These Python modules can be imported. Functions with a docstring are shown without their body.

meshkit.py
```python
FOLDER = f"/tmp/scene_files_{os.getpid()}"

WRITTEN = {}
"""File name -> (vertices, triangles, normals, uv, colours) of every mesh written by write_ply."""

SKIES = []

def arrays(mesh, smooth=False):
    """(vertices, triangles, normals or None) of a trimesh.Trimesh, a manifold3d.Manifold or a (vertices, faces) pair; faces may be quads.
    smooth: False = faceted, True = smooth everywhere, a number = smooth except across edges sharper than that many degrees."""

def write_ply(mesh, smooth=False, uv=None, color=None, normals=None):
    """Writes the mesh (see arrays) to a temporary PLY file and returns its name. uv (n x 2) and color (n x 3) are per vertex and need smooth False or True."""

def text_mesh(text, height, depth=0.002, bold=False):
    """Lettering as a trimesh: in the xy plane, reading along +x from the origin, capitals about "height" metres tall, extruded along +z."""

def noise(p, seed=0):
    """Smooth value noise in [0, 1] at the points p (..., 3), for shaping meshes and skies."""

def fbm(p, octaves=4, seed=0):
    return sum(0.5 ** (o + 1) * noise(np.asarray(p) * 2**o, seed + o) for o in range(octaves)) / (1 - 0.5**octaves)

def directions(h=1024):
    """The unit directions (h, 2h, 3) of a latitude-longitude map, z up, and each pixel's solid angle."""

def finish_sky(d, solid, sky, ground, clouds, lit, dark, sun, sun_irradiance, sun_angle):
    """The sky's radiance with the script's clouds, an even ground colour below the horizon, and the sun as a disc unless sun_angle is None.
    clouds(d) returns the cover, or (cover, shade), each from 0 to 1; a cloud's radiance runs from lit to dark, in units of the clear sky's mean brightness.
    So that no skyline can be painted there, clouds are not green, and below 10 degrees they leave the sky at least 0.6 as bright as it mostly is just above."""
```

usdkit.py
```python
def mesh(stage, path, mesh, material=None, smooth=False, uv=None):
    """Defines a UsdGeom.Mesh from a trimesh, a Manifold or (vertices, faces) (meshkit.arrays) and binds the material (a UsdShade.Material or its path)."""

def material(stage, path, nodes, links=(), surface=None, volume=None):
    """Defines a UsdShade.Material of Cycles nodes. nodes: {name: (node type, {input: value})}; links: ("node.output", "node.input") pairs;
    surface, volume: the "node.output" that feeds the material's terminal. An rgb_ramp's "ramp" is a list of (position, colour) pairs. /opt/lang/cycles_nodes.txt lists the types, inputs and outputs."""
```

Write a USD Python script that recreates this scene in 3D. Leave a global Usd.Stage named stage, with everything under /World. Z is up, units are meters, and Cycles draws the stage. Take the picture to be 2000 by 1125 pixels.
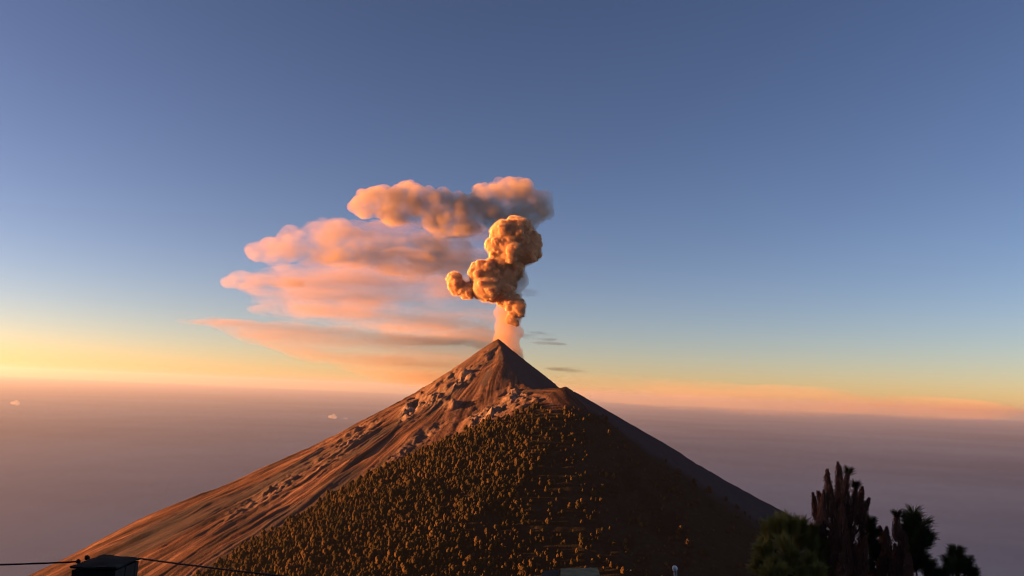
import math, random
import numpy as np, trimesh, usdkit, meshkit
from scipy.spatial import cKDTree
from scipy.ndimage import gaussian_filter
from pxr import Usd, UsdGeom, UsdLux, UsdShade, Gf, Sdf, Vt

# ------------------------------------------------------------------ stage, camera, sky, sun, exposure
stage = Usd.Stage.CreateInMemory()
UsdGeom.SetStageUpAxis(stage, 'Z'); UsdGeom.SetStageMetersPerUnit(stage, 1.0)
UsdGeom.Xform.Define(stage, '/World'); UsdGeom.Scope.Define(stage, '/World/Looks')
FPX, PITCH, ROLL, EYE = 1570.0, 7.35, 2.5, 1.7            # focal length in pixels of a 2000 px wide frame
EXPOSURE = 2.8
SUN_EL, SUN_AZ = math.radians(2.2), math.radians(-91.0)   # low morning sun, square to the left
SKY_STRENGTH = 0.0325
cam = UsdGeom.Camera.Define(stage, '/World/camera')
cam.CreateHorizontalApertureAttr(36.0); cam.CreateVerticalApertureAttr(36.0 * 9 / 16); cam.CreateFocalLengthAttr(FPX * 36 / 2000)
cam.CreateClippingRangeAttr(Gf.Vec2f(0.1, 2e6))
cam.AddTranslateOp().Set((0, 0, EYE)); cam.AddRotateXOp().Set(90 + PITCH); cam.AddRotateZOp().Set(ROLL)
cam.CreateExposureAttr(EXPOSURE)

L = '/World/Looks/'
usdkit.material(stage, L + 'sky_air', {
    "s": ("sky_texture", dict(sky_type="single_scattering", sun_disc=False, sun_elevation=SUN_EL, sun_rotation=SUN_AZ, altitude=3600.0, air_density=1.0, aerosol_density=2.8, ozone_density=1.5)),
    "t": ("mix", dict(mix_type="multiply", fac=1.0, color2=(1.22, 0.92, 1.03))), "k": ("gamma", dict(gamma=1.28)),
    "b": ("background_shader", dict(strength=SKY_STRENGTH))},
    [("s.color", "k.color"), ("k.color", "t.color1"), ("t.color", "b.color")], surface="b.background")
sky = UsdLux.DomeLight.Define(stage, '/World/sky')
UsdShade.MaterialBindingAPI.Apply(sky.GetPrim()).Bind(UsdShade.Material.Get(stage, L + 'sky_air'))
sky.GetPrim().SetCustomDataByKey('kind', 'structure')
sun = UsdLux.DistantLight.Define(stage, '/World/sun')
sun.CreateNormalizeAttr(True); sun.CreateIntensityAttr(1.25); sun.CreateAngleAttr(0.5); sun.CreateColorAttr((1.0, 0.405, 0.118))
S = np.array([math.sin(SUN_AZ) * math.cos(SUN_EL), math.cos(SUN_AZ) * math.cos(SUN_EL), math.sin(SUN_EL)])
sun.AddOrientOp().Set(Gf.Quatf(Gf.Rotation(Gf.Vec3d(0, 0, 1), Gf.Vec3d(*S)).GetQuat()))

# ------------------------------------------------------------------ helpers
rng = np.random.default_rng(7)
_used = {}
def numbered(parent, name):
    n = _used.get((parent, name), 0); _used[(parent, name)] = n + 1
    return f"{parent}/{name}" + (f"_{n:03d}" if n else "")
def tag(p, label=None, cat=None, group=None, kind=None):
    p = p.GetPrim() if hasattr(p, 'GetPrim') else p
    for k, v in (('label', label), ('category', cat), ('group', group), ('kind', kind)):
        if v: p.SetCustomDataByKey(k, v)
    return p
def thing(name, label, cat, loc=(0, 0, 0), rz=0.0, group=None):
    x = UsdGeom.Xform.Define(stage, numbered('/World', name)); x.AddTranslateOp().Set(tuple(map(float, loc)))
    if rz: x.AddRotateZOp().Set(float(rz))
    return tag(x, label, cat, group)
def obj(name, mesh, mat, parent=None, smooth=False, **kw):
    at = str(parent.GetPath()) if parent else '/World'
    m = usdkit.mesh(stage, numbered(at, name), mesh, L + mat, smooth)
    if kw: tag(m, **kw)
    return m.GetPrim()
def primvar(prim, name, values):
    UsdGeom.PrimvarsAPI(prim).CreatePrimvar(name, Sdf.ValueTypeNames.FloatArray, 'vertex').Set(Vt.FloatArray.FromNumpy(np.asarray(values, np.float32)))
_c, _s = math.cos(math.radians(ROLL)), math.sin(math.radians(ROLL))
_cp, _sp = math.cos(math.radians(PITCH)), math.sin(math.radians(PITCH))
def at(px, py, Y):
    """The point at distance Y ahead that lies on the line of sight measured at (px, py) in the photograph: a survey of the place."""
    u, v = (px - 1000) / FPX, (562.5 - py) / FPX
    x, y = u * _c - v * _s, u * _s + v * _c
    d = np.array([x, -y * _sp + _cp, y * _cp + _sp])
    return d * (Y / d[1]) + [0, 0, EYE]
def project(p):
    p = np.asarray(p, float) - [0, 0, EYE]
    y, d = -p[..., 1] * _sp + p[..., 2] * _cp, p[..., 1] * _cp + p[..., 2] * _sp
    x = p[..., 0] / d; y = y / d
    return 1000 + FPX * (x * _c + y * _s), 562.5 - FPX * (-x * _s + y * _c)
def smoothstep(a, b, x):
    t = np.clip((x - a) / (b - a), 0, 1); return t * t * (3 - 2 * t)
def n2(x, y, s, seed=0, oct=1):
    p = np.stack([x / s, y / s, np.zeros_like(x) + seed * 7.3], -1)
    return (meshkit.fbm(p, oct, seed) if oct > 1 else meshkit.noise(p, seed)) * 2 - 1
def smax(a, b, k):
    h = np.clip(0.5 + 0.5 * (a - b) / k, 0, 1)
    return b + (a - b) * h + k * h * (1 - h)
def grid_faces(nx, ny):
    i = np.arange(nx * ny).reshape(ny, nx)
    q = np.stack([i[:-1, :-1], i[:-1, 1:], i[1:, 1:], i[1:, :-1]], -1).reshape(-1, 4)
    return np.vstack([q[:, :3], q[:, [0, 2, 3]]])

# ------------------------------------------------------------------ materials
def principled(name, color, rough=0.9, spec=0.2, noise=None, bump=None, extra=None):
    """noise: (scale, low factor, high factor); bump: (scale, strength, distance)"""
    n = {"p": ("principled_bsdf", {**dict(base_color=color, roughness=rough, specular_ior_level=spec), **(extra or {})}),
         "g": ("texture_coordinate", {})}
    l = []
    if noise:
        n["n"] = ("noise_texture", dict(scale=noise[0], detail=5.0, roughness=0.6))
        n["r"] = ("rgb_ramp", dict(ramp=[(0.3, [c * noise[1] for c in color]), (0.7, [min(1, c * noise[2]) for c in color])]))
        l += [("g.object", "n.vector"), ("n.fac", "r.fac"), ("r.color", "p.base_color")]
    if bump:
        n["bn"] = ("noise_texture", dict(scale=bump[0], detail=6.0, roughness=0.6)); n["b"] = ("bump", dict(strength=bump[1], distance=bump[2]))
        l += [("g.object", "bn.vector"), ("bn.fac", "b.height"), ("b.normal", "p.normal")]
    usdkit.material(stage, L + name, n, l, surface="p.BSDF")

def smoke(name, color, density, scale=None, stretch=(1, 1, 1), lo=0.4, hi=0.65, floor=0.0, aniso=0.0, detail=3.0, distort=0.0):
    n = {"v": ("principled_volume", dict(color=color, density=density, anisotropy=aniso))}
    l = []
    if scale:
        n |= {"g": ("geometry", {}), "m": ("mapping", dict(scale=tuple(scale * x for x in stretch))),
              "n": ("noise_texture", dict(scale=1.0, detail=detail, roughness=0.55, distortion=distort)),
              "r": ("map_range", dict(from_min=lo, from_max=hi, to_min=floor * density, to_max=density, clamp=True))}
        l = [("g.position", "m.vector"), ("m.vector", "n.vector"), ("n.fac", "r.value"), ("r.result", "v.density")]
    usdkit.material(stage, L + name, n, l, volume="v.volume")

# volcano: ash, rock and the forest floor, chosen by what lies there
usdkit.material(stage, L + 'volcano_ground', {
    "g": ("geometry", {}),
    "rock": ("attribute", dict(attribute="rock")), "floor": ("attribute", dict(attribute="floor")), "dark": ("attribute", dict(attribute="dark")),
    "n1": ("noise_texture", dict(scale=0.012, detail=6.0, roughness=0.62)), "n2": ("noise_texture", dict(scale=0.09, detail=5.0, roughness=0.6)),
    "st": ("attribute", dict(attribute="streak")), "sm": ("mix_float", dict(fac=0.62)), "ash": ("rgb_ramp", dict(ramp=[(0.3, (.022, .015, .015)), (0.46, (.060, .032, .025)), (0.6, (.088, .046, .034)), (0.78, (.15, .085, .062))])),
    "stone": ("rgb_ramp", dict(ramp=[(0.3, (.09, .062, .05)), (0.7, (.25, .17, .135))])),
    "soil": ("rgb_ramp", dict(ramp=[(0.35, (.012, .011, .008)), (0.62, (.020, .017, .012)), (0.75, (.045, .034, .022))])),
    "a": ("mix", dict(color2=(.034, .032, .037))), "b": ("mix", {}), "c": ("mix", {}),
    "bn": ("noise_texture", dict(scale=0.16, detail=6.0, roughness=0.65)), "bump": ("bump", dict(strength=0.9, distance=3.5)),
    "p": ("principled_bsdf", dict(roughness=1.0, specular_ior_level=0.0))},
    [("g.position", "n1.vector"), ("g.position", "n2.vector"), ("g.position", "bn.vector"), ("n1.fac", "sm.a"), ("st.fac", "sm.b"), ("sm.result", "ash.fac"), ("n2.fac", "stone.fac"), ("n2.fac", "soil.fac"),
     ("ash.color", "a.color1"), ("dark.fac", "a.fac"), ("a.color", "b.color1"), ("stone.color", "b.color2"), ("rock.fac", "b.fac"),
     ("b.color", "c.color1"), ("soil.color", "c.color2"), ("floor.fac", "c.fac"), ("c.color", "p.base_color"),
     ("bn.fac", "bump.height"), ("bump.normal", "p.normal")], surface="p.BSDF")
usdkit.material(stage, L + 'rock_face', {"g": ("geometry", {}), "n": ("noise_texture", dict(scale=0.12, detail=6.0, roughness=0.65)),
    "r": ("rgb_ramp", dict(ramp=[(0.3, (.14, .10, .085)), (0.7, (.38, .27, .22))])), "b": ("bump", dict(strength=0.8, distance=2.0)),
    "p": ("principled_bsdf", dict(roughness=1.0, specular_ior_level=0.0))},
    [("g.position", "n.vector"), ("n.fac", "r.fac"), ("r.color", "p.base_color"), ("n.fac", "b.height"), ("b.normal", "p.normal")], surface="p.BSDF")
# the lowland far below: dim patchwork under the haze
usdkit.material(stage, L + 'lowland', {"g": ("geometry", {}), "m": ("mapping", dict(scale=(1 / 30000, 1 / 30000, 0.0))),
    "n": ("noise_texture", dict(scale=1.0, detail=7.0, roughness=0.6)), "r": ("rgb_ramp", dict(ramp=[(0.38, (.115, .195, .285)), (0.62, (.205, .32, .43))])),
    "p": ("principled_bsdf", dict(roughness=1.0, specular_ior_level=0.0))},
    [("g.position", "m.vector"), ("m.vector", "n.vector"), ("n.fac", "r.fac"), ("r.color", "p.base_color")], surface="p.BSDF")
usdkit.material(stage, L + 'haze_air', {"v": ("principled_volume", dict(color=(.60, .62, .72), density=5.2e-6, anisotropy=0.5))}, [], volume="v.volume")
usdkit.material(stage, L + 'smoke_dense', {"g": ("geometry", {}), "n": ("noise_texture", dict(scale=.035, detail=6.0, roughness=.6)), "n2": ("noise_texture", dict(scale=.11, detail=5.0, roughness=.6)), "b": ("bump", dict(strength=.35, distance=4.0)),
    "r": ("rgb_ramp", dict(ramp=[(.3, (.24, .115, .060)), (.7, (.33, .165, .092))])),
    "p": ("principled_bsdf", dict(roughness=1.0, specular_ior_level=0.0, subsurface_weight=1.0, subsurface_scale=4.0, subsurface_radius=(1.0, .8, .6), subsurface_method="random_walk"))},
    [("g.position", "n.vector"), ("g.position", "n2.vector"), ("n.fac", "r.fac"), ("r.color", "p.base_color"), ("n2.fac", "b.height"), ("b.normal", "p.normal")], surface="p.BSDF")
smoke('smoke_base', (.88, .47, .26), 0.026, 1 / 45.0, (1, 1, .6), .32, .6, .35)
smoke('smoke_upper', (.95, .62, .35), 0.017, 1 / 75.0, (1, 1, 1), .34, .6, .12, aniso=.35, detail=5.0)
smoke('smoke_mid', (.93, .61, .34), 0.0090, 1 / 110.0, (.8, .8, 1.3), .36, .66, .05, aniso=.3, detail=5.0)
smoke('smoke_veil', (.78, .50, .31), 0.0044, 1 / 150.0, (.35, .5, 2.0), .42, .68, .03, detail=5.0)
smoke('smoke_low', (.60, .38, .27), 0.0031, 1 / 170.0, (.30, .5, 2.6), .36, .68, .06, detail=5.0)
smoke('smoke_wisp', (.20, .18, .19), 0.0085, 1 / 60.0, (.4, .5, 2.5), .42, .66, .0)
smoke('cloud_white', (.92, .85, .8), 0.0016)
smoke('smoke_thin', (.93, .60, .36), 0.019)
smoke('smoke_drift', (.60, .44, .38), 0.00045, 1 / 900.0, (.25, .4, 3.0), .40, .66, .1)
def foliage(name, lo, hi, trans=0.15):
    usdkit.material(stage, L + name, {"o": ("object_info", {}), "g": ("texture_coordinate", {}), "n": ("noise_texture", dict(scale=0.5, detail=3.0)),
        "a": ("math", dict(math_type="multiply_add", value2=0.75, value3=0.0)), "a2": ("math", dict(math_type="multiply_add", value2=0.5)), "r": ("rgb_ramp", dict(ramp=[(0.2, lo), (0.85, hi)])),
        "d": ("diffuse_bsdf", {}), "t": ("translucent_bsdf", {}), "x": ("mix_closure", dict(fac=trans))},
        [("g.object", "n.vector"), ("o.random", "a.value1"), ("n.fac", "a2.value1"), ("a.value", "a2.value3"), ("a2.value", "r.fac"), ("r.color", "d.color"), ("r.color", "t.color"), ("d.BSDF", "x.closure1"), ("t.BSDF", "x.closure2")], surface="x.closure")
usdkit.material(stage, L + 'pine_crown', {"o": ("object_info", {}), "g": ("geometry", {}), "n": ("noise_texture", dict(scale=0.45, detail=3.0)), "big": ("noise_texture", dict(scale=0.011, detail=3.0)),
    "a": ("math", dict(math_type="multiply_add", value2=0.55, value3=-0.28)), "b": ("math", dict(math_type="multiply_add", value2=0.35)), "c": ("math", dict(math_type="multiply_add", value2=0.9)),
    "r": ("rgb_ramp", dict(ramp=[(0.1, (.009, .010, .005)), (0.45, (.028, .021, .009)), (0.75, (.050, .031, .013)), (1.0, (.080, .046, .017))])),
    "d": ("diffuse_bsdf", {}), "t": ("translucent_bsdf", {}), "x": ("mix_closure", dict(fac=.12))},
    [("g.position", "n.vector"), ("g.position", "big.vector"), ("o.random", "a.value1"), ("n.fac", "b.value1"), ("a.value", "b.value3"), ("big.fac", "c.value1"), ("b.value", "c.value3"), ("c.value", "r.fac"),
     ("r.color", "d.color"), ("r.color", "t.color"), ("d.BSDF", "x.closure1"), ("t.BSDF", "x.closure2")], surface="x.closure")
foliage('pine_needle_green', (.06, .085, .03), (.10, .13, .05), 0.35)
foliage('pine_needle_yellow', (.33, .275, .07), (.50, .41, .12), 0.4)
foliage('pine_needle_brown', (.24, .105, .065), (.40, .19, .115), 0.3)
foliage('pine_needle_pale', (.30, .25, .18), (.42, .36, .28), 0.1)
principled('bark', (.06, .042, .03), noise=(3.0, .6, 1.4))
principled('camp_soil', (.030, .024, .018), noise=(1.2, .6, 1.5), bump=(3.0, .8, .1))
principled('dead_wood', (.34, .30, .25), noise=(2.0, .6, 1.3))
principled('sheet_grey', (.018, .018, .016), rough=1.0, spec=0.05, noise=(2.2, .75, 1.35), bump=(5.0, .3, .02))
principled('board_dark', (.018, .014, .012), noise=(4.0, .7, 1.4))
principled('sheet_pale', (.25, .215, .11), spec=.05, rough=0.9, noise=(6.0, .7, 1.2))
principled('cable_black', (.012, .010, .010), rough=0.6)
principled('stone_dark', (.02, .017, .016), noise=(8.0, .6, 1.5))
principled('post_wood', (.30, .28, .25), noise=(9.0, .6, 1.3))
principled('paint_white', (.75, .74, .72), rough=0.5, noise=(20.0, .8, 1.05))

# ------------------------------------------------------------------ the lowland and the volcano
PLAIN = -3300.0
obj('plain', (np.array([[-3e5, -1e5, PLAIN], [3e5, -1e5, PLAIN], [3e5, 4e5, PLAIN], [-3e5, 4e5, PLAIN]]), np.array([[0, 1, 2, 3]])), 'lowland', kind='structure')

A, SH = at(973, 662, 3000), at(1105, 757, 2600)
RIDGE = np.array([A, at(984, 700, 2868), at(1006, 739, 2785), at(1042, 760, 2700), SH])
def cone_profile(r):
    return np.interp(r, [0, 150, 311, 600, 904, 1286, 1668, 3000, 6000, 10500], A[2] + np.array([0, -111, -228, -392, -547, -735, -946, -1620, -2700, PLAIN - 60 - A[2]]))
def peak_profile(r, t2):
    r = r * (1 - .115 * np.exp(-((t2 + 1.08) / .55) ** 2))
    return np.interp(r, [0, 40, 700, 1400, 3000, 8000], SH[2] + np.array([0, -17, -362, -740, -1500, PLAIN - 60 - SH[2]]))
def ridge_height(x, y):
    best = np.full(x.shape, -1e9); side = np.zeros_like(x)
    for n_seg, (p, q) in enumerate(zip(RIDGE[:-1], RIDGE[1:])):
        d = q[:2] - p[:2]; n = np.hypot(*d)
        t0 = ((x - p[0]) * d[0] + (y - p[1]) * d[1]) / n ** 2; t = np.clip(t0, 0, 1)
        cx, cy = p[0] + d[0] * t, p[1] + d[1] * t
        dist = np.hypot(x - cx, y - cy)
        s = np.sign((x - p[0]) * d[1] - (y - p[1]) * d[0])            # + on the left as seen from the camp
        h = p[2] + (q[2] - p[2]) * t - np.where((s > 0) , ((.62, .50, .38, .30)[n_seg] + (n_seg == 3) * .34 * smoothstep(.7, 1.4, t0)) * dist + (.0009, .0009, .0007, .0006)[n_seg] * dist ** 2, .70 * dist)
        best = np.maximum(best, h)
    return best
def volcano(x, y, full=False):
    dx, dy = x - A[0], y - A[1]; r = np.hypot(dx, dy); th = np.arctan2(dx, -dy)       # th = 0 towards the camera, negative to the left
    wx, wy = x + 34 * n2(x, y, 150, 1, 3), y + 34 * n2(x, y, 150, 2, 3)
    th2 = np.arctan2(wx - A[0], -(wy - A[1]))
    # gullies run down the cone
    grow = smoothstep(60, 420, r) * (1 - .5 * smoothstep(2500, 5000, r))
    def gul(k, seed, warp):
        p = np.stack([th2 * k, np.log(r + 120) * warp, np.zeros_like(r) + seed], -1)
        return np.abs(meshkit.fbm(p, 3, seed) * 2 - 1)
    g1, g2 = gul(9, 3, 1.4), gul(30, 4, 2.0)
    g3 = gul(95, 5, 3.0)
    left = .12 + .88 * smoothstep(-.15, -.75, th)
    c = cone_profile(r) * 1.0 + grow * left * ((g1 - .22) * 26 * smoothstep(250, 700, r) + (g2 - .2) * 9 * (.3 + 1.4 * smoothstep(-.3, .4, n2(x, y, 300, 45, 2))) + (g3 - .2) * 4.5 + n2(x, y, 60, 46, 4) * 5)
    c = c - 46 * smoothstep(-.04, .30, th) * (1 - smoothstep(.75, 1.45, th)) * smoothstep(15, 150, r)            # the bowl on the right of the summit ridge
    # a deep ravine below the crags on the left flank
    d = SH[:2]; ex, ey = x - SH[0], y - SH[1]; r2 = np.hypot(ex, ey); t2 = np.arctan2(ex, -ey)
    m = peak_profile(r2, t2) + smoothstep(30, 400, r2) * (n2(wx, wy, 120, 6, 4) * 15 + n2(t2 * 330, r2 * .22, 90, 9, 2) * 20 * smoothstep(120, 600, r2) + (np.abs(n2(t2 * 300, np.log(r2 + 100) * 160, 60, 8, 3)) - .25) * 22 * smoothstep(200, 900, r2))
    rg = ridge_height(x + 6 * n2(x, y, 50, 11, 3), y + 6 * n2(x, y, 50, 12, 3))
    h = smax(smax(c, rg, 5.0), m, 12.0)
    # crags: where old lava sticks out of the ash
    px, py = project(np.stack([x, y, h], -1))
    def blob(cx, cy, rx, ry, a=-.6):
        u, v = (px - cx), (py - cy); ca, sa = math.cos(a), math.sin(a)
        return np.exp(-((u * ca + v * sa) / rx) ** 2 - ((-u * sa + v * ca) / ry) ** 2)
    ahead = y > 1500
    rock = sum(w * blob(cx, cy, rx, ry, a) for cx, cy, rx, ry, a, w in [
        (850, 768, 60, 17, -.62, 1.0), (905, 740, 32, 9, -.75, .7), (1005, 775, 20, 16, -.3, .8), (1040, 783, 26, 7, -.35, .7), (945, 815, 55, 18, -.42, .8),
        (800, 800, 26, 9, -.8, .8), (880, 795, 18, 10, 0, .7), (955, 690, 20, 10, -.6, .4), (540, 960, 55, 16, -.62, .30), (640, 895, 60, 22, -.62, .30), (705, 845, 40, 12, -.6, .5),
        (800, 870, 70, 10, -.6, .55), (480, 990, 60, 10, -.55, .45)]) * ahead
    rock = np.clip(rock * (0.35 + 1.5 * (n2(x, y, 48, 21, 4) + .32)), 0, 1)
    q = np.stack([x, y, h], -1)
    # broken lava: blocks of random height and tilt
    on = rock > .02; kk = np.random.default_rng(8)
    for cell, tall, tilt in ((38.0, 19.0, .55), (15.0, 10.0, .6)):
        pts = np.stack([x[on], y[on]], -1) + cell * .25 * np.stack([n2(x[on], y[on], cell * .5, 35, 2), n2(x[on], y[on], cell * .5, 36, 2)], -1)
        if len(pts):
            seeds = kk.uniform([-1400, 1700], [500, 3200], (int(1900 * 1500 / cell ** 2 * 1.3), 2)) * 1.0
            _, k_ = cKDTree(seeds).query(pts); d_ = pts - seeds[k_]; tl = kk.normal(size=(len(seeds), 2)) * tilt
            h[on] += rock[on] * ((kk.uniform(-.45, .7, len(seeds))[k_]) * tall + np.clip((d_ * tl[k_]).sum(1), -tall * .6, tall * .6))
    h = h + rock * n2(x, y, 9, 33, 3) * 5
    h = h + n2(x, y, 26, 14, 3) * 1.6 + n2(x, y, 13, 15, 2) * 1.1 * smoothstep(700, 300, r)
    if not full: return h
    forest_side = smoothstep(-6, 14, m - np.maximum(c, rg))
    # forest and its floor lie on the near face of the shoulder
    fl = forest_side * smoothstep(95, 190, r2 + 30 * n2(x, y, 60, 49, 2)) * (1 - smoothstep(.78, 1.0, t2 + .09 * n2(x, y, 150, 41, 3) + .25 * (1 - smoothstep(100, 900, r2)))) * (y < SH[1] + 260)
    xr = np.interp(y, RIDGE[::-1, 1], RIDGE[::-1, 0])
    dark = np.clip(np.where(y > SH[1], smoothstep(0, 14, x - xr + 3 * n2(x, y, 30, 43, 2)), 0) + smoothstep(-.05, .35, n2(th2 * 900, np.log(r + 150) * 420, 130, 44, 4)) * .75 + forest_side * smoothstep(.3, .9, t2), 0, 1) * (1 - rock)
    streak = np.clip(.5 + 1.5 * (meshkit.fbm(np.stack([th2 * 42, np.log(r + 120) * 3.2, h * .004], -1), 4, 47) - .5) + .8 * (meshkit.fbm(np.stack([th2 * 150, np.log(r + 120) * 6, h * 0], -1), 3, 48) - .5), 0, 1)
    return h, rock, fl, dark, streak
def spaced(lo, hi, step, far_lo, far_hi):
    mid = np.arange(lo, hi, step); out = []
    for sgn, a, b in ((-1, lo, far_lo), (1, mid[-1], far_hi)):
        p, s, o = a, step, []
        while (b - p) * sgn > 0:
            s *= 1.12; p += sgn * s; o.append(p)
        out.append(np.array(o))
    return np.concatenate([out[0][::-1], mid, out[1]])
gx, gy = spaced(-1750, 1150, 4.4, -11500, 11500), spaced(1620, 3120, 4.4, 250, 13500)
X, Y = np.meshgrid(gx, gy)
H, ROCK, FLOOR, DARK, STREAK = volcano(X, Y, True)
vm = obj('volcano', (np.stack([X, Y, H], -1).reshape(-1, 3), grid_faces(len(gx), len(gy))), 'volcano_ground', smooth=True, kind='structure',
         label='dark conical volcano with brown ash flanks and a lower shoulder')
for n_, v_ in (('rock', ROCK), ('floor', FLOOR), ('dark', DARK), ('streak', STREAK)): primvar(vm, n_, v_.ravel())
from scipy.interpolate import RegularGridInterpolator
ground_at = RegularGridInterpolator((gy, gx), H); floor_at = RegularGridInterpolator((gy, gx), FLOOR)

# ------------------------------------------------------------------ the slope the photographer stands on
def camp_height(x, y):
    rim = 7.42 + .2 * x + .2 * n2(x, y * 0, 3.0, 51, 2)
    z = np.where(y < rim, 0.0, -(y - rim) * .50 * smoothstep(-.3, 1.2, y - rim))
    z = np.where(y > 40, -(40 - 7.75) * .5 - (y - 40) * .36, z)
    z = np.where(y < 0, -y * .30, z)                                        # the hill goes on up behind
    bank = smoothstep(-24, -62, x) * (1 - smoothstep(20, 62, y)) * 11.0 + smoothstep(-24, -150, x) * (1 - smoothstep(20, 62, y)) * 14
    return z + bank + .10 * n2(x, y, 2.2, 53, 3) + .04 * n2(x, y, .5, 54, 2) + 1.2 * smoothstep(30, 120, np.abs(y)) * n2(x, y, 40, 55, 3)
cx, cy = spaced(-14, 14, .2, -700, 700), spaced(4, 26, .2, -260, 1700)
CX, CY = np.meshgrid(cx, cy)
obj('camp_slope', (np.stack([CX, CY, camp_height(CX, CY)], -1).reshape(-1, 3), grid_faces(len(cx), len(cy))), 'camp_soil', smooth=True, kind='structure')

# ------------------------------------------------------------------ haze
hb = trimesh.creation.box((5e5, 4.6e5, 1000 - (PLAIN - 1.0))); hb.apply_translation((0, 1.7e5, (1000 + PLAIN - 1) / 2))
obj('haze', hb, 'haze_air', kind='stuff')

# ------------------------------------------------------------------ smoke and clouds
def surface_nets(val, org, h):
    ins = val < 0
    c = [ins[i:i + ins.shape[0] - 1, j:j + ins.shape[1] - 1, k:k + ins.shape[2] - 1] for i in (0, 1) for j in (0, 1) for k in (0, 1)]
    s = sum(x.astype(np.int8) for x in c); cell = (s > 0) & (s < 8)
    I = np.argwhere(cell); idx = -np.ones(cell.shape, int); idx[cell] = np.arange(len(I))
    acc, cnt = np.zeros((len(I), 3)), np.zeros(len(I))
    corners = [np.array([i, j, k]) for i in (0, 1) for j in (0, 1) for k in (0, 1)]
    for a in corners:
        for b in corners:
            if (b - a).min() >= 0 and (b - a).sum() == 1:
                va, vb = val[tuple((I + a).T)], val[tuple((I + b).T)]
                x = (va < 0) != (vb < 0); t = np.where(x, va / np.where(x, va - vb, 1), 0)
                acc[x] += (a + (b - a) * t[:, None])[x]; cnt[x] += 1
    V = org + h * (I + acc / cnt[:, None]); Fq = []
    for ax in range(3):
        o = [k for k in range(3) if k != ax]
        lo = [slice(1, -1)] * 3; hi = [slice(1, -1)] * 3; lo[ax] = slice(0, -1); hi[ax] = slice(1, None)
        for x in o: lo[x] = hi[x] = slice(1, -1)
        a, b = ins[tuple(lo)], ins[tuple(hi)]
        P = np.argwhere(a != b); up = a[tuple(P.T)]
        off = np.array([1, 1, 1]); off[ax] = 0; P = P + off
        e1, e2 = np.zeros(3, int), np.zeros(3, int); e1[o[0]] = 1; e2[o[1]] = 1
        q = np.stack([idx[tuple((P - d).T)] for d in (e1 * 0, e1, e1 + e2, e2)], -1)
        if ax == 1: up = ~up
        q[up] = q[up][:, ::-1]; Fq.append(q)
    q = np.vstack(Fq)
    m = trimesh.Trimesh(V, np.vstack([q[:, [0, 1, 2]], q[:, [0, 2, 3]]]), process=False)
    if m.volume < 0: m.invert()
    return m
def grow(balls, levels, rnd, keep=None):
    """Cauliflower: smaller puffs sprout all over the larger ones. balls: (centre, radii)."""
    out, cur = [(np.asarray(c), np.asarray(r)) for c, r in balls], [(np.asarray(c), np.asarray(r)) for c, r in balls]
    for n, f0, f1, lift in levels:
        nxt = []
        for c, r in cur:
            v = rnd.normal(size=(n, 3)); v /= np.linalg.norm(v, axis=1)[:, None]
            for d in v:
                nxt.append((c + d * r * lift, r * rnd.uniform(f0, f1)))
        out += nxt; cur = nxt
    return out
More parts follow.
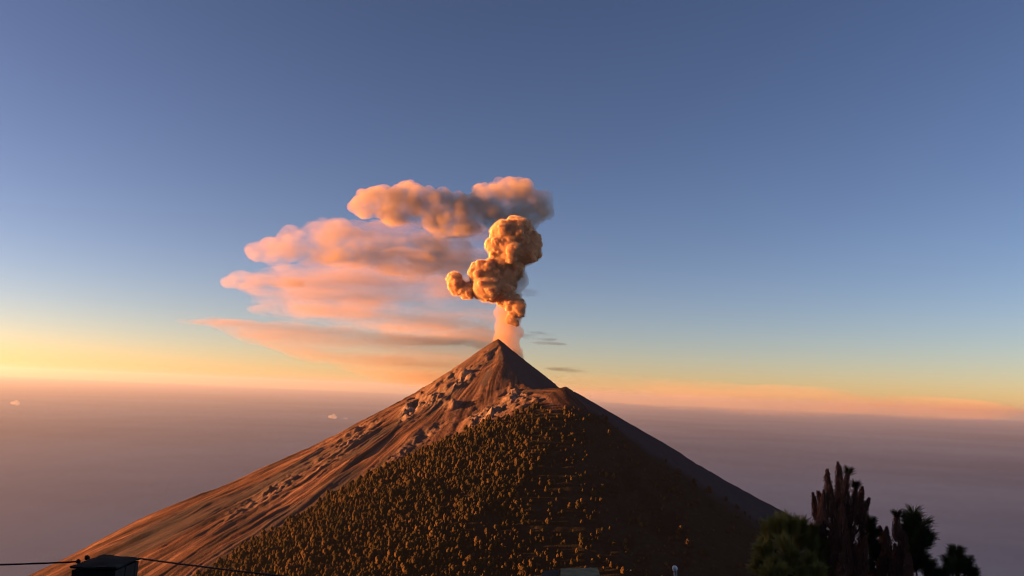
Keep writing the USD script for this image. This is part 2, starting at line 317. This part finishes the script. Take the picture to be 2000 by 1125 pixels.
def cloud_mesh(balls, h, k=0.0, wobble=(), seed=0, smooth=1.0):
    C = np.array([b[0] for b in balls]); R = np.array([b[1] for b in balls])
    pad = 4 * h + sum(w[1] for w in wobble)
    lo, hi = (C - R).min(0) - pad, (C + R).max(0) + pad
    n = np.ceil((hi - lo) / h).astype(int) + 1
    val = np.full(n, 1e3)
    for c, r in zip(C, R):
        a = np.maximum(np.floor((c - r - pad - lo) / h).astype(int), 0); b = np.minimum(np.ceil((c + r + pad - lo) / h).astype(int) + 1, n)
        g = np.ix_(*[np.arange(a[i], b[i]) for i in range(3)])
        q = [((lo[i] + h * np.arange(a[i], b[i])) - c[i]) / r[i] for i in range(3)]
        d = (np.sqrt(q[0][:, None, None] ** 2 + q[1][None, :, None] ** 2 + q[2][None, None, :] ** 2) - 1) * r.min()
        val[g] = np.minimum(val[g], d)
    if wobble:
        P = np.stack(np.meshgrid(*[lo[i] + h * np.arange(n[i]) for i in range(3)], indexing='ij'), -1)
        near = np.abs(val) < pad
        for s, amp in wobble:
            val[near] += (meshkit.fbm(P[near] / s, 3, seed) - .5) * 2 * amp
    if smooth: val = gaussian_filter(np.clip(val, -4 * h, 4 * h), smooth)
    val[[0, -1]] = 10; val[:, [0, -1]] = 10; val[:, :, [0, -1]] = 10
    return surface_nets(val, lo, h)
def puffs(rows, Y):
    """rows: (px, py, radius px[, vertical radius px[, set-back m[, depth radius px]]])"""
    out = []
    for row in rows:
        px, py, r = row[:3]; rv = row[3] if len(row) > 3 else r; dY = row[4] if len(row) > 4 else 0; rd = row[5] if len(row) > 5 else r
        s = (Y + dY) / FPX
        out.append((at(px, py, Y + dY), np.array([r * s, rd * s, rv * s])))
    return out
rc = np.random.default_rng(21)
col = puffs([(1000, 590, 17), (1012, 598, 15, 15, -10), (988, 578, 19), (970, 562, 26), (950, 562, 27, 24, -15), (955, 540, 30, 28, 10), (938, 532, 20, 20, -10), (912, 568, 16), (893, 560, 15), (888, 545, 14, 14, 5),
             (984, 540, 27, 27, 20), (1000, 522, 24, 22, 25), (980, 508, 22), (970, 482, 20, 20, -15), (995, 488, 33), (1022, 492, 30, 26, 15), (1036, 482, 20, 20, 25), (1003, 458, 31), (982, 452, 22, 22, -20), (1008, 438, 14), (1030, 470, 24, 24, 20), (1018, 450, 22, 22, 15), (1003, 613, 11), (1015, 613, 9, 9, -8), (996, 625, 9, 9, 5), (1007, 630, 7)], 3060)
col = grow(col, [(34, .22, .40, .86), (12, .28, .46, .9)], rc)
ec = thing('eruption_column', 'dense billowing ash column rising in lumps straight above the volcano summit', 'smoke')
obj('smoke_core', cloud_mesh(col, 2.9, wobble=((28, 4.0), (11, 2.6), (6, 1.2)), seed=3, smooth=.5), 'smoke_dense', ec, smooth=True)
obj('smoke_edge', cloud_mesh([(c, r * 1.02 + 4.5) for c, r in col], 5.0, wobble=((20, 4.0),), seed=4, smooth=.8), 'smoke_thin', ec, smooth=True)
base = puffs([(992, 690, 26), (988, 668, 27), (992, 645, 25), (996, 622, 24), (998, 602, 22), (985, 600, 18), (1004, 700, 20), (1000, 580, 20), (1008, 650, 16), (978, 640, 14), (975, 610, 12), (990, 560, 20), (1015, 545, 18, 26)], 3085)
obj('crater_smoke', cloud_mesh(grow(base, [(6, .35, .55, .7)], rc), 4.5, wobble=((40, 10.0), (15, 5.0)), seed=5, smooth=1.2), 'smoke_base', smooth=True,
    label='soft pink smoke leaving the crater under the dense column', cat='smoke')
up = puffs([(712, 402, 27), (738, 392, 33, 30), (770, 402, 37), (806, 394, 38), (848, 408, 40), (884, 418, 40), (915, 412, 36, 34, 20), (950, 400, 40), (985, 388, 38), (1012, 388, 37), (1044, 404, 34), (1062, 408, 18), (1028, 425, 26), (990, 424, 38, 30, 20), (905, 442, 34, 24), (868, 448, 26, 18)], 3260)
obj('smoke_cloud', cloud_mesh(grow(up, [(30, .22, .46, .86)], rc), 5.0, wobble=((50, 8.0), (17, 4.0)), seed=7, smooth=.6), 'smoke_upper', smooth=True,
    label='topmost long smoke cloud drifting left behind the ash column head', cat='smoke')
mid = puffs([(505, 495, 24, 20), (540, 492, 34, 28), (580, 482, 38, 34), (622, 468, 42, 38), (660, 474, 44, 38), (700, 482, 44, 32), (740, 488, 44, 34), (780, 502, 46, 40), (820, 495, 48, 42), (856, 488, 46, 42), (805, 530, 26, 22), (890, 500, 40, 40), (650, 500, 60, 22), (550, 515, 26, 16)], 3330)
obj('smoke_cloud', cloud_mesh(grow(mid, [(20, .24, .52, .82)], rc), 6.5, wobble=((80, 14.0), (26, 6.0)), seed=9, smooth=.8), 'smoke_mid', smooth=True,
    label='middle pink smoke bank left of the column below the topmost cloud', cat='smoke')
tail = puffs([(446, 552, 16, 12), (470, 547, 26, 20), (500, 548, 26, 16), (535, 550, 26, 11), (570, 552, 26, 9)], 3380)
obj('smoke_cloud', cloud_mesh(grow(tail, [(5, .35, .6, .6)], rc), 6.0, wobble=((70, 8.0),), seed=10, smooth=1.2), 'smoke_mid', smooth=True,
    label='small detached pink puff at the left end of the smoke', cat='smoke')
veil = puffs([(905, 470, 60, 40, -70, 70), (850, 458, 70, 22, -50, 70), (765, 452, 70, 16, -30, 70), (700, 448, 46, 12, -20, 60), (720, 628, 150, 22, 20, 110), (820, 645, 120, 26, 20, 110), (620, 612, 100, 14, 20, 90), (820, 545, 110, 55, -40, 100), (900, 540, 80, 75, -60, 90), (940, 500, 50, 50, -80, 70), (700, 530, 110, 36, -30, 100), (560, 545, 70, 22, 0, 80), (860, 640, 110, 30, 0, 100), (950, 650, 50, 35, 0, 70), (640, 560, 120, 34, 0, 110), (760, 560, 140, 50, 0, 110), (860, 580, 120, 60, 0, 110), (930, 610, 70, 55, 0, 80), (700, 605, 150, 26, 0, 110), (600, 575, 90, 22, 0, 90)], 3420)
obj('smoke_veil', cloud_mesh(grow(veil, [(7, .35, .65, .75)], rc), 11.0, wobble=((120, 24.0), (45, 10.0)), seed=12), 'smoke_veil', smooth=True,
    label='thin hazy smoke veil hanging between the smoke bank and the lowest streak', cat='smoke')
wedge = puffs([(400, 628, 46, 5, 0, 60), (470, 636, 80, 12, 0, 90), (560, 655, 100, 24, 0, 100), (660, 675, 120, 36, 0, 120), (760, 695, 120, 46, 0, 120), (860, 705, 110, 48, 0, 120), (940, 690, 80, 50, 0, 100), (840, 735, 90, 26, 0, 100)], 3480)
obj('smoke_veil', cloud_mesh(grow(wedge, [(5, .35, .6, .7)], rc), 10.0, wobble=((120, 14.0), (45, 8.0)), seed=13), 'smoke_low', smooth=True,
    label='lowest wedge of pink smoke streaming left just above the horizon', cat='smoke')
for rows, lab in (([(1040, 655, 34, 9, 0, 30), (1070, 659, 26, 7, 0, 26)], 'grey smoke wisp just right of the summit, upper of the close pair'),
                  ([(1065, 671, 46, 4, 0, 30)], 'thin grey smoke wisp just right of the summit, lower of the close pair'),
                  ([(1110, 722, 48, 5, 0, 40)], 'faint flat smoke streak above the shoulder of the volcano, upper right'),
                  ([(1030, 572, 26, 9, 0, 20)], 'faint pink smoke patch beside the right edge of the ash column')):
    obj('smoke_wisp', cloud_mesh(puffs(rows, 3300), 4.0, wobble=((40, 3.0),), seed=15), 'smoke_wisp', smooth=True, label=lab, cat='smoke')
drift = puffs([(1180, 752, 110, 22, 0, 120), (1330, 768, 190, 30, 0, 160), (1540, 784, 230, 30, 0, 200), (1780, 796, 240, 24, 0, 200)], 9000)
obj('smoke_drift', cloud_mesh(drift, 45.0, wobble=((500, 60.0),), seed=16), 'smoke_drift', smooth=True, label='broad faint pink smoke drift along the horizon right of the volcano', cat='smoke')
for px, py, w, Yc, lab in ((30, 787, 9, 60000, 'tiny bright cloud above the haze at the far left'), (650, 814, 9, 60000, 'tiny flat cloud in the haze left of the volcano, left of two'), (675, 817, 5, 60000, 'tiny faint cloud in the haze left of the volcano, nearer the slope')):
    rows = [(px - w * .5, py, w * .6, w * .35), (px + w * .4, py + 1, w * .6, w * .4), (px + w * .2, py - w * .3, w * .4, w * .4)]
    obj('small_cloud', cloud_mesh(grow(puffs(rows, Yc), [(10, .3, .5, .8)], rc), 40.0, smooth=1.0), 'cloud_white', smooth=True, label=lab, cat='cloud')

# ------------------------------------------------------------------ forest on the near face of the shoulder
UsdGeom.Scope.Define(stage, '/World/Looks')
def crown_mesh(seed):
    r = np.random.default_rng(seed); parts = []
    for i in range(11):
        z = r.uniform(.16, .95); w = (1 - (abs(z - .42) / .6) ** 2) * .30
        a = r.uniform(0, 6.28)
        s = trimesh.creation.icosphere(1, 1.0); v = s.vertices
        v = v * (1 + .35 * (meshkit.noise(v * 2.3 + seed * 3 + i, i) - .5)[:, None])
        k = r.uniform(.15, .24)
        s.vertices = v * [k, k, k * 1.25] + [math.cos(a) * w * .55, math.sin(a) * w * .55, z * .82]
        parts.append(s)
    return trimesh.util.concatenate(parts)
def trunk_mesh(seed):
    r = np.random.default_rng(seed); t = trimesh.creation.cone(.035, .9, sections=6); parts = [t]
    for i in range(4):
        a = r.uniform(0, 6.28); d = np.array([math.cos(a), math.sin(a), .5]) * .22; z = r.uniform(.25, .6)
        parts.append(trimesh.creation.cylinder(.010, segment=[[0, 0, z], [d[0], d[1], z + d[2]]], sections=5))
    m = trimesh.util.concatenate(parts); m.apply_translation([0, 0, -.06]); return m
rf = np.random.default_rng(5)
N = 140000
tx, ty = rf.uniform(-1500, 900, N), rf.uniform(1250, 2620, N)
fl = floor_at(np.stack([ty, tx], -1)); tz = ground_at(np.stack([ty, tx], -1))
px, py = project(np.stack([tx, ty, tz], -1))
clump = n2(tx, ty, 70, 61, 3)
edge = 1090 + (py - 800) * .10 + 130 * n2(tx, ty, 160, 62, 2)
dens = 1.0 - .93 * smoothstep(-330, 30, px - edge)
dens *= .25 + .75 * smoothstep(-.25, .12, clump + .26 * (1 - smoothstep(-420, -120, px - edge)))
dens = np.where(px - edge > 90, dens * .5, dens)
ok = (fl > .35) & (rf.uniform(size=N) < dens) & (py < 1175) & (px > 300) & (px < 1520)
P = np.stack([tx, ty, tz], -1)[ok]
hgt = rf.uniform(5.5, 14, len(P)) * (.75 + .85 * rf.uniform(size=len(P)) ** 3)
keep, tree = np.ones(len(P), bool), cKDTree(P[:, :2])
for i, nb in enumerate(tree.query_ball_point(P[:, :2], 5.4)):
    if keep[i]:
        for j in nb:
            if j > i: keep[j] = False
P, hgt = P[keep], hgt[keep]
px, py = project(P)
infr = (py < 1120) & (px > 0)
size = hgt / P[:, 1] * infr
order = np.argsort(-size)
near, rest = order[:300], order[300:]
UsdGeom.Scope.Define(stage, '/World/Looks')
protos = []
for k in range(4):
    c = stage.CreateClassPrim(f'/World/pine_kind_{"abcd"[k]}') if False else stage.CreateClassPrim(f'/pine_kind_{k}')
    usdkit.mesh(stage, f'/pine_kind_{k}/crown', crown_mesh(100 + k), L + 'pine_crown', False)
    usdkit.mesh(stage, f'/pine_kind_{k}/trunk', trunk_mesh(200 + k), L + 'bark', False)
    protos.append(c)
def forest_label(x):
    if x < 700: return ('golden lit pine crowding the left lower forest edge', 'pines at the left lower forest edge')
    if x < 950: return ('rounded pine in the dense middle of the forested slope', 'pines in the middle of the forested slope')
    if x < 1130: return ('lone orange lit pine on the thinly wooded dark slope', 'pines on the thinly wooded slope')
    return ('small dim pine on the shaded right part of the slope', 'pines on the shaded slope')
for n, i in enumerate(near):
    lab, grp = forest_label(px[i])
    t = UsdGeom.Xform.Define(stage, numbered('/World', 'pine_tree'))
    t.GetPrim().GetReferences().AddInternalReference(f'/pine_kind_{n % 4}'); t.GetPrim().SetInstanceable(True)
    t.AddTranslateOp().Set(tuple(map(float, P[i]))); t.AddRotateZOp().Set(float(rf.uniform(0, 360)))
    h = float(hgt[i]); w = h * float(rf.uniform(.9, 1.25)); t.AddScaleOp().Set((w, w, h))
    tag(t, lab, 'tree', grp)
pi = UsdGeom.PointInstancer.Define(stage, '/World/pine_forest')
for k in range(4):
    m = usdkit.mesh(stage, f'/World/pine_forest/pine_{"abcd"[k]}' if False else f'/World/pine_forest/pine_{k + 1:03d}', trimesh.util.concatenate([crown_mesh(100 + k), trunk_mesh(200 + k)]), L + 'pine_crown', False)
    pi.CreatePrototypesRel().AddTarget(m.GetPath())
pi.CreateProtoIndicesAttr(Vt.IntArray.FromNumpy(rf.integers(0, 4, len(rest)).astype(np.int32)))
pi.CreatePositionsAttr(Vt.Vec3fArray.FromNumpy(P[rest].astype(np.float32)))
w = hgt[rest] * rf.uniform(.9, 1.25, len(rest))
pi.CreateScalesAttr(Vt.Vec3fArray.FromNumpy(np.stack([w, w, hgt[rest]], -1).astype(np.float32)))
a = rf.uniform(0, math.pi, len(rest))
pi.CreateOrientationsAttr(Vt.QuathArray([Gf.Quath(math.cos(x), 0, 0, math.sin(x)) for x in a]))
tag(pi, 'dense pine forest covering the near face of the volcano shoulder', 'forest', kind='stuff')
print('trees', len(P))

# ------------------------------------------------------------------ dead trees lying on the slope
def on_volcano(px, py):
    for Yc in np.arange(1650, 2600, 4.0):
        p = at(px, py, Yc)
        if ground_at((p[1], p[0])) > p[2]: return p
def log(px, py, length, yaw, lab):
    p = on_volcano(px, py); t = thing('fallen_tree', lab, 'tree trunk', p + [0, 0, .9], yaw)
    d = np.array([length, 0, 0])
    m = trimesh.creation.cylinder(1.0, segment=[-d / 2, d / 2], sections=8); v = m.vertices; k = .55 + .45 * (.5 - v[:, 0] / length); v[:, 1] *= k; v[:, 2] *= k
    v[:] += (meshkit.noise(v / 2.0, 3) - .5)[:, None] * .5; m.vertices = v
    obj('trunk', m, 'dead_wood', t)
    for i, f in enumerate((-.1, .2, .36)):
        a = np.array([length * f, 0, .3]); b = a + [length * .16, (-1) ** i * length * .1, length * .16]
        obj('branch', trimesh.creation.cylinder(.35, segment=[a, b], sections=6), 'dead_wood', t)
log(873, 1112, 16, 30, 'pale dead trunk lying at the bottom of the slope, left of the pale roof')
log(1225, 1117, 22, 8, 'pale dead trunk lying on the slope just right of the pale roof')
log(540, 1117, 18, -12, 'pale dead trunk lying at the lower left foot of the forest')

# ------------------------------------------------------------------ hut, cable, roof and post at the edge of the camp
def prism(top, bottom):
    """A closed solid between two four-cornered loops."""
    v = np.vstack([top, bottom]); f = [[0, 1, 2, 3], [7, 6, 5, 4]] + [[i, i + 4, (i + 1) % 4 + 4, (i + 1) % 4] for i in range(4)]
    m = trimesh.Trimesh(v, [t for q in f for t in ([q[0], q[1], q[2]], [q[0], q[2], q[3]])], process=False)
    m.fix_normals(); return m
def hut(corners, roof_mat, wall_mat, roof_t, label, name, cat, wall_inset=.05, buckle=.03):
    c = np.array(corners); mid = c.mean(0)
    ground = float(camp_height(mid[:1], mid[1:2])[0]) - .3
    t = thing(name, label, cat, (mid[0], mid[1], ground)); loc = np.array([mid[0], mid[1], ground])
    # roof sheet: a subdivided slab, slightly buckled
    n = 12; u, w = np.meshgrid(np.linspace(0, 1, n), np.linspace(0, 1, n))
    P_ = ((1 - u) * (1 - w))[..., None] * c[0] + (u * (1 - w))[..., None] * c[1] + (u * w)[..., None] * c[2] + ((1 - u) * w)[..., None] * c[3]
    P_[..., 2] += buckle * n2(u * 4, w * 4, 1.0, 71, 3) - buckle * .6 * smoothstep(.3, .0, np.minimum(np.minimum(u, 1 - u), np.minimum(w, 1 - w)))
    top = P_.reshape(-1, 3); bot = top - [0, 0, roof_t]; f = grid_faces(n, n); k = n * n
    ring = np.concatenate([np.arange(n), np.arange(1, n) * n + n - 1, (n - 1) * n + np.arange(n - 2, -1, -1), np.arange(n - 2, 0, -1) * n]); nx_ = np.roll(ring, -1)
    m = trimesh.Trimesh(np.vstack([top, bot]) - loc, np.vstack([f, f[:, ::-1] + k, np.stack([ring, ring + k, nx_ + k], -1), np.stack([ring, nx_ + k, nx_], -1)]), process=False)
    m.fix_normals(); obj('roof', m, roof_mat, t, 40)
    q = mid + (c - mid) * (1 - wall_inset); q[:, 2] = c[:, 2] - roof_t - .004 - buckle * 1.7
    for i in range(4):                                                        # boarded walls
        a, b = q[i], q[(i + 1) % 4]; inn = (mid - (a + b) / 2) * [1, 1, 0]; inn = inn / np.linalg.norm(inn) * .025
        nb = max(3, int(np.linalg.norm(b - a) / .16))
        for j in range(nb):
            a1, b1 = a + (b - a) * (j + .02) / nb, a + (b - a) * (j + .97) / nb
            off = inn * (.2 * ((j * 7) % 3)); tp = np.array([a1 + off, b1 + off, b1 + off + inn, a1 + off + inn]) - loc
            bt = tp.copy(); bt[:, 2] = 0; obj('board', prism(tp, bt), wall_mat, t)
    return t
hut([at(137, 1105, 15.7), at(227, 1107, 15.6), at(275, 1087, 16.9), at(202, 1081, 17.3)], 'sheet_grey', 'board_dark', .03, 'small dark hut with a flat grey sheet roof at the lower left', 'hut', 'hut')
for px_, py_, Yc, r_, lab in ((153, 1096.5, 16.5, .042, 'small dark stone at the end of the left cable on the hut roof edge'), (170, 1089, 17.0, .046, 'small dark stone standing on the back edge of the hut roof')):
    b = trimesh.creation.icosphere(2, r_); b.vertices = b.vertices * (1 + .5 * (meshkit.noise(b.vertices * 30, 4) - .5)[:, None]) * [1.15, 1, 1]
    p = at(px_, py_, Yc); b.apply_translation(p)
    tag(obj('roof_stone', b, 'stone_dark', smooth=True), lab, 'stone')
def tube(points, r, sections=8):
    p = np.asarray(points, float); parts = []
    tg = np.gradient(p, axis=0); tg /= np.linalg.norm(tg, axis=1)[:, None]
    u = np.cross(tg, [0.13, .2, 1]); u /= np.linalg.norm(u, axis=1)[:, None]; w = np.cross(tg, u)
    a = np.linspace(0, 2 * np.pi, sections, endpoint=False); rr = np.broadcast_to(r, len(p))
    V = p[:, None] + rr[:, None, None] * (np.cos(a)[None, :, None] * u[:, None] + np.sin(a)[None, :, None] * w[:, None])
    n, k = len(p), sections; i = np.arange(n - 1)[:, None] * k; j = np.arange(k)[None]; j2 = (j + 1) % k
    f = np.stack([i + j, i + j2, i + k + j2, i + k + j], -1).reshape(-1, 4)
    f = np.vstack([f[:, :3], f[:, [0, 2, 3]]]); V = V.reshape(-1, 3)
    c0, c1 = len(V), len(V) + 1; e = (n - 1) * k
    caps = [[c0, (x + 1) % k, x] for x in range(k)] + [[c1, e + x, e + (x + 1) % k] for x in range(k)]
    return trimesh.Trimesh(np.vstack([V, p[0], p[-1]]), np.vstack([f, caps]), process=False)
def sag(a, b, drop, n=24):
    t = np.linspace(0, 1, n)[:, None]; return a + (b - a) * t - np.array([0, 0, 1]) * drop * 4 * t * (1 - t)
tag(obj('cable', tube(sag(at(-160, 1105, 16.2), at(152, 1097, 16.5), .02), .016), 'cable_black', smooth=True), 'black cable running from the hut to the left edge of the picture', 'cable')
e_ = at(560, 1126, 15.0)
tag(obj('cable', tube(sag(at(274, 1091, 16.8), e_, .01), .016), 'cable_black', smooth=True), 'black cable running right from the hut across the ash slope', 'cable')
hut([at(1095, 1134, 13.2), at(1175, 1133, 13.2), at(1167, 1107.5, 14.3), at(1095, 1109.5, 14.3)], 'sheet_pale', 'board_dark', .02, 'small hut with a pale green-grey roof sheet at the bottom centre', 'hut', 'hut', buckle=.012)
hut([at(1052, 1136, 13.4), at(1092, 1135, 13.4), at(1092, 1112, 14.5), at(1060, 1114, 14.5)], 'board_dark', 'board_dark', .03, 'low dark flat roof touching the left side of the pale roof', 'shed', 'shed', buckle=.012)
p = at(1318, 1105, 14.0); g = float(camp_height(p[:1], p[1:2])[0])
t = thing('post', 'thin grey post with a rounded whitish top in front of the dark slope', 'post', (p[0], p[1], g))
k = p[2] - g - .045
obj('shaft', tube([[.05, 0, -.2], [.03, 0, k * .5], [0.01, 0, k - .03]], [.035, .033, .03], 10), 'post_wood', t, 40)
b = trimesh.creation.icosphere(3, .045); b.apply_scale([1, 1, 1.1]); b.apply_translation((0, 0, k)); obj('top', b, 'paint_white', t, True)

# ------------------------------------------------------------------ young pines right of the camera
def needles(base, dirs, length, width):
    """Thin tapered three-sided blades."""
    d = dirs / np.linalg.norm(dirs, axis=1)[:, None]; u = np.cross(d, [.3, .5, .8]); u /= np.linalg.norm(u, axis=1)[:, None]; w = np.cross(d, u)
    n = len(base); ln = np.broadcast_to(length, n)[:, None]
    mid = base + d * ln * .55; tip = base + d * ln + np.array([0, 0, -1]) * ln * .05
    ring = [mid + width * (math.cos(a) * u + math.sin(a) * w) for a in (0, 2.094, 4.189)]
    V = np.stack([base, *ring, tip], 1).reshape(-1, 3)
    f = np.array([[0, 2, 1], [0, 3, 2], [0, 1, 3], [4, 1, 2], [4, 2, 3], [4, 3, 1]])
    return trimesh.Trimesh(V, (f[None] + 5 * np.arange(n)[:, None, None]).reshape(-1, 3), process=False)
rp = np.random.default_rng(77)
def curve(a, b, bend, n=9):
    t = np.linspace(0, 1, n)[:, None]; return a + (b - a) * t + np.asarray(bend) * (4 * t * (1 - t))
def along(path, t):
    i = np.clip(t * (len(path) - 1), 0, len(path) - 1.001); k = i.astype(int); return path[k] + (path[k + 1] - path[k]) * (i - k)[:, None]
def axis(path, t):
    i = np.clip(t * (len(path) - 1), 0, len(path) - 1.001).astype(int); d = path[i + 1] - path[i]; return d / np.linalg.norm(d, axis=1)[:, None]
def round_dirs(n):
    v = rp.normal(size=(n, 3)); return v / np.linalg.norm(v, axis=1)[:, None]
def candle(path, r0, n, ln=.085, lift=2.6, top=.62):
    """An upright shoot wrapped in dead needles that hug the stem."""
    t = rp.uniform(0.0, 1.0, n) ** 1.15; ax = axis(path, t); o = round_dirs(n); o -= (o * ax).sum(1)[:, None] * ax; o /= np.linalg.norm(o, axis=1)[:, None]
    w = r0 * np.sqrt(np.maximum(1.0 - t ** 3 * .97, 0)) * (1 - .35 * t) * rp.uniform(.15, 1.0, n)
    b = along(path, t) + o * w[:, None]
    d = ax * lift + o * rp.uniform(.1, .9, n)[:, None]
    sh = rp.uniform(size=n) < .12; d[sh] = -ax[sh] * .6 + o[sh] * .8                # some hang down
    return needles(b, d, ln * rp.uniform(.5, 1.15, n) * (1 - top * t), .0036)
def tuft(path, n, ln, spread=1.0, w=.0024, start=.25):
    t = rp.uniform(start, 1, n); ax = axis(path, t); o = round_dirs(n)
    o -= (o * ax).sum(1)[:, None] * ax; o /= np.linalg.norm(o, axis=1)[:, None]
    d = ax * rp.uniform(.25, 1.5, n)[:, None] + o * spread
    return needles(along(path, t) + o * .004, d, ln * rp.uniform(.65, 1.1, n), w)
def pine(name, label, base_px, Yc, top_px, kind_rows, trunk_r, stem_mat='bark'):
    """kind_rows: (kind, px, py of the tip, px, py of the foot, size, set-back)"""
    b = at(*base_px, Yc); b[2] = float(camp_height(b[:1], b[1:2])[0]) - .05
    t = thing(name, label, 'tree', b); top = at(*top_px, Yc)
    trunk = curve(np.zeros(3), top - b, (.02, 0, 0), 12)
    obj('trunk', tube(trunk, np.linspace(trunk_r, trunk_r * .35, 12), 8), stem_mat, t, True)
    for kind, tx_, ty_, fx, fy, size, dY in kind_rows:
        tip, foot = at(tx_, ty_, Yc + dY) - b, at(fx, fy, Yc + dY) - b
        root = trunk[np.argmin(np.abs(trunk[:, 2] - (foot[2] - .15)))]
        path = curve(foot, tip, rp.normal(size=3) * .012)
        obj('branch', tube(np.vstack([curve(root, foot, (0, 0, -.03), 5)[:-1], path]), np.linspace(.014, .005, 13), 6), stem_mat, t, True)
        if kind == 'brown': obj('dead_needles', candle(path, size, 900), 'pine_needle_brown', t)
        elif kind == 'darktip':
            obj('dead_needles', candle(path, size, 700), 'pine_needle_brown', t); obj('needle_tuft', tuft(path, 140, .09, .8, start=.85), 'pine_needle_green', t)
        elif kind == 'green': obj('needle_tuft', tuft(path, 620, size, 1.0), 'pine_needle_green', t)
        elif kind == 'yellow': obj('needle_tuft', tuft(path, 460, size, .7, .0030), 'pine_needle_yellow', t)
    return t
B = [('brown', 1637, 906, 1640, 985, .045, 0), ('brown', 1616, 919, 1628, 985, .040, .05), ('darktip', 1657, 920, 1650, 985, .040, -.05), ('brown', 1619, 952, 1628, 1010, .045, -.1), ('darktip', 1671, 946, 1664, 1010, .042, 0),
     ('brown', 1684, 953, 1672, 1020, .045, .08), ('brown', 1697, 975, 1680, 1030, .045, -.04), ('brown', 1598, 962, 1603, 1030, .055, 0), ('brown', 1588, 965, 1598, 1020, .035, .1), ('brown', 1609, 960, 1610, 1020, .035, -.1),
     ('brown', 1645, 985, 1645, 1070, .06, -.15), ('brown', 1625, 995, 1630, 1080, .06, -.1), ('brown', 1665, 1000, 1660, 1080, .06, -.12), ('brown', 1605, 1010, 1612, 1090, .055, -.05), ('brown', 1685, 1010, 1678, 1095, .055, .02),
     ('brown', 1655, 1045, 1652, 1125, .06, -.25), ('brown', 1630, 1050, 1636, 1130, .06, -.2), ('brown', 1690, 1050, 1682, 1130, .06, -.1), ('green', 1700, 1015, 1690, 1050, .10, .15), ('green', 1708, 1035, 1696, 1075, .10, .1), ('green', 1705, 1065, 1700, 1105, .12, .2), ('green', 1720, 1085, 1712, 1125, .12, .2), ('green', 1690, 1095, 1685, 1135, .12, .1), ('green', 1650, 1090, 1650, 1135, .12, .2), ('brown', 1668, 1075, 1664, 1135, .06, -.2), ('brown', 1645, 1085, 1645, 1140, .06, -.3), ('brown', 1614, 1085, 1620, 1140, .055, -.1), ('brown', 1640, 960, 1642, 1040, .05, .1), ('brown', 1656, 965, 1652, 1040, .05, .05), ('brown', 1628, 975, 1634, 1050, .05, .1), ('brown', 1612, 1055, 1620, 1130, .055, .1)]
pine('pine_tree', 'foreground pine with upright brown dead shoots, tallest at the lower right', (1645, 1150), 8.5, (1645, 1000), B, .05)
C_ = [('yellow', 1500, 1030, 1510, 1070, .14, .1), ('yellow', 1530, 1012, 1532, 1050, .13, .1), ('yellow', 1565, 1022, 1562, 1060, .13, .15), ('yellow', 1590, 1035, 1585, 1075, .13, .2), ('yellow', 1488, 1072, 1500, 1105, .14, -.1), ('yellow', 1605, 1062, 1600, 1100, .13, .15), ('yellow', 1478, 1108, 1492, 1135, .13, .05), ('yellow', 1500, 1118, 1508, 1150, .13, -.3), ('yellow', 1600, 1112, 1596, 1145, .13, -.2), ('yellow', 1515, 1022, 1522, 1060, .14, -.1), ('yellow', 1545, 1022, 1545, 1065, .15, 0), ('yellow', 1495, 1058, 1505, 1090, .13, .05), ('yellow', 1528, 1055, 1530, 1095, .14, -.2), ('yellow', 1565, 1048, 1560, 1090, .14, .1), ('yellow', 1585, 1060, 1578, 1105, .13, .1), ('yellow', 1482, 1090, 1495, 1120, .12, 0),
      ('yellow', 1510, 1095, 1518, 1130, .13, -.2), ('yellow', 1548, 1085, 1548, 1125, .14, -.25), ('yellow', 1580, 1092, 1575, 1130, .13, -.1), ('yellow', 1530, 1115, 1535, 1150, .13, -.3), ('yellow', 1600, 1085, 1594, 1125, .12, .1), ('yellow', 1565, 1118, 1562, 1150, .13, -.2)]
pine('pine_tree', 'foreground yellow-green bushy pine left of the brown shoots', (1545, 1160), 8.3, (1545, 1060), C_, .03)
D_ = [('green', 1785, 1000, 1787, 1060, .15, .1), ('green', 1803, 1020, 1795, 1070, .15, .05), ('green', 1797, 1058, 1790, 1100, .15, 0), ('green', 1775, 1035, 1780, 1090, .14, .15), ('green', 1800, 1085, 1792, 1130, .14, -.05), ('green', 1780, 1080, 1780, 1130, .14, .1), ('darktip', 1751, 1004, 1755, 1060, .05, -.1), ('brown', 1765, 1040, 1762, 1110, .06, -.15), ('brown', 1719, 1030, 1722, 1085, .045, 0),
      ('brown', 1732, 1032, 1736, 1095, .05, -.1), ('brown', 1748, 1065, 1748, 1130, .06, -.2), ('brown', 1724, 1075, 1728, 1135, .06, -.1), ('brown', 1700, 1090, 1706, 1140, .05, .05), ('brown', 1775, 1085, 1772, 1140, .05, -.25), ('green', 1815, 1100, 1806, 1135, .12, .05), ('green', 1740, 1095, 1740, 1140, .12, .2), ('green', 1765, 1075, 1765, 1120, .12, .2), ('green', 1825, 1118, 1812, 1150, .12, .1), ('green', 1812, 1045, 1800, 1085, .14, .15), ('green', 1775, 1010, 1780, 1060, .13, .2)]
pine('pine_tree', 'foreground dark green spiky pine with a few brown shoots, right of the tallest', (1765, 1165), 8.7, (1770, 1070), D_, .04)
E_ = [('green', 1868, 1075, 1870, 1110, .13, 0), ('green', 1852, 1092, 1860, 1130, .12, .05), ('green', 1888, 1092, 1880, 1130, .12, -.05), ('green', 1872, 1100, 1872, 1140, .13, -.1), ('green', 1900, 1115, 1888, 1150, .11, 0), ('green', 1840, 1115, 1856, 1150, .11, 0)]
pine('pine_tree', 'foreground small dark green pine, rightmost and lowest of the pines', (1872, 1165), 9.0, (1872, 1120), E_, .025)
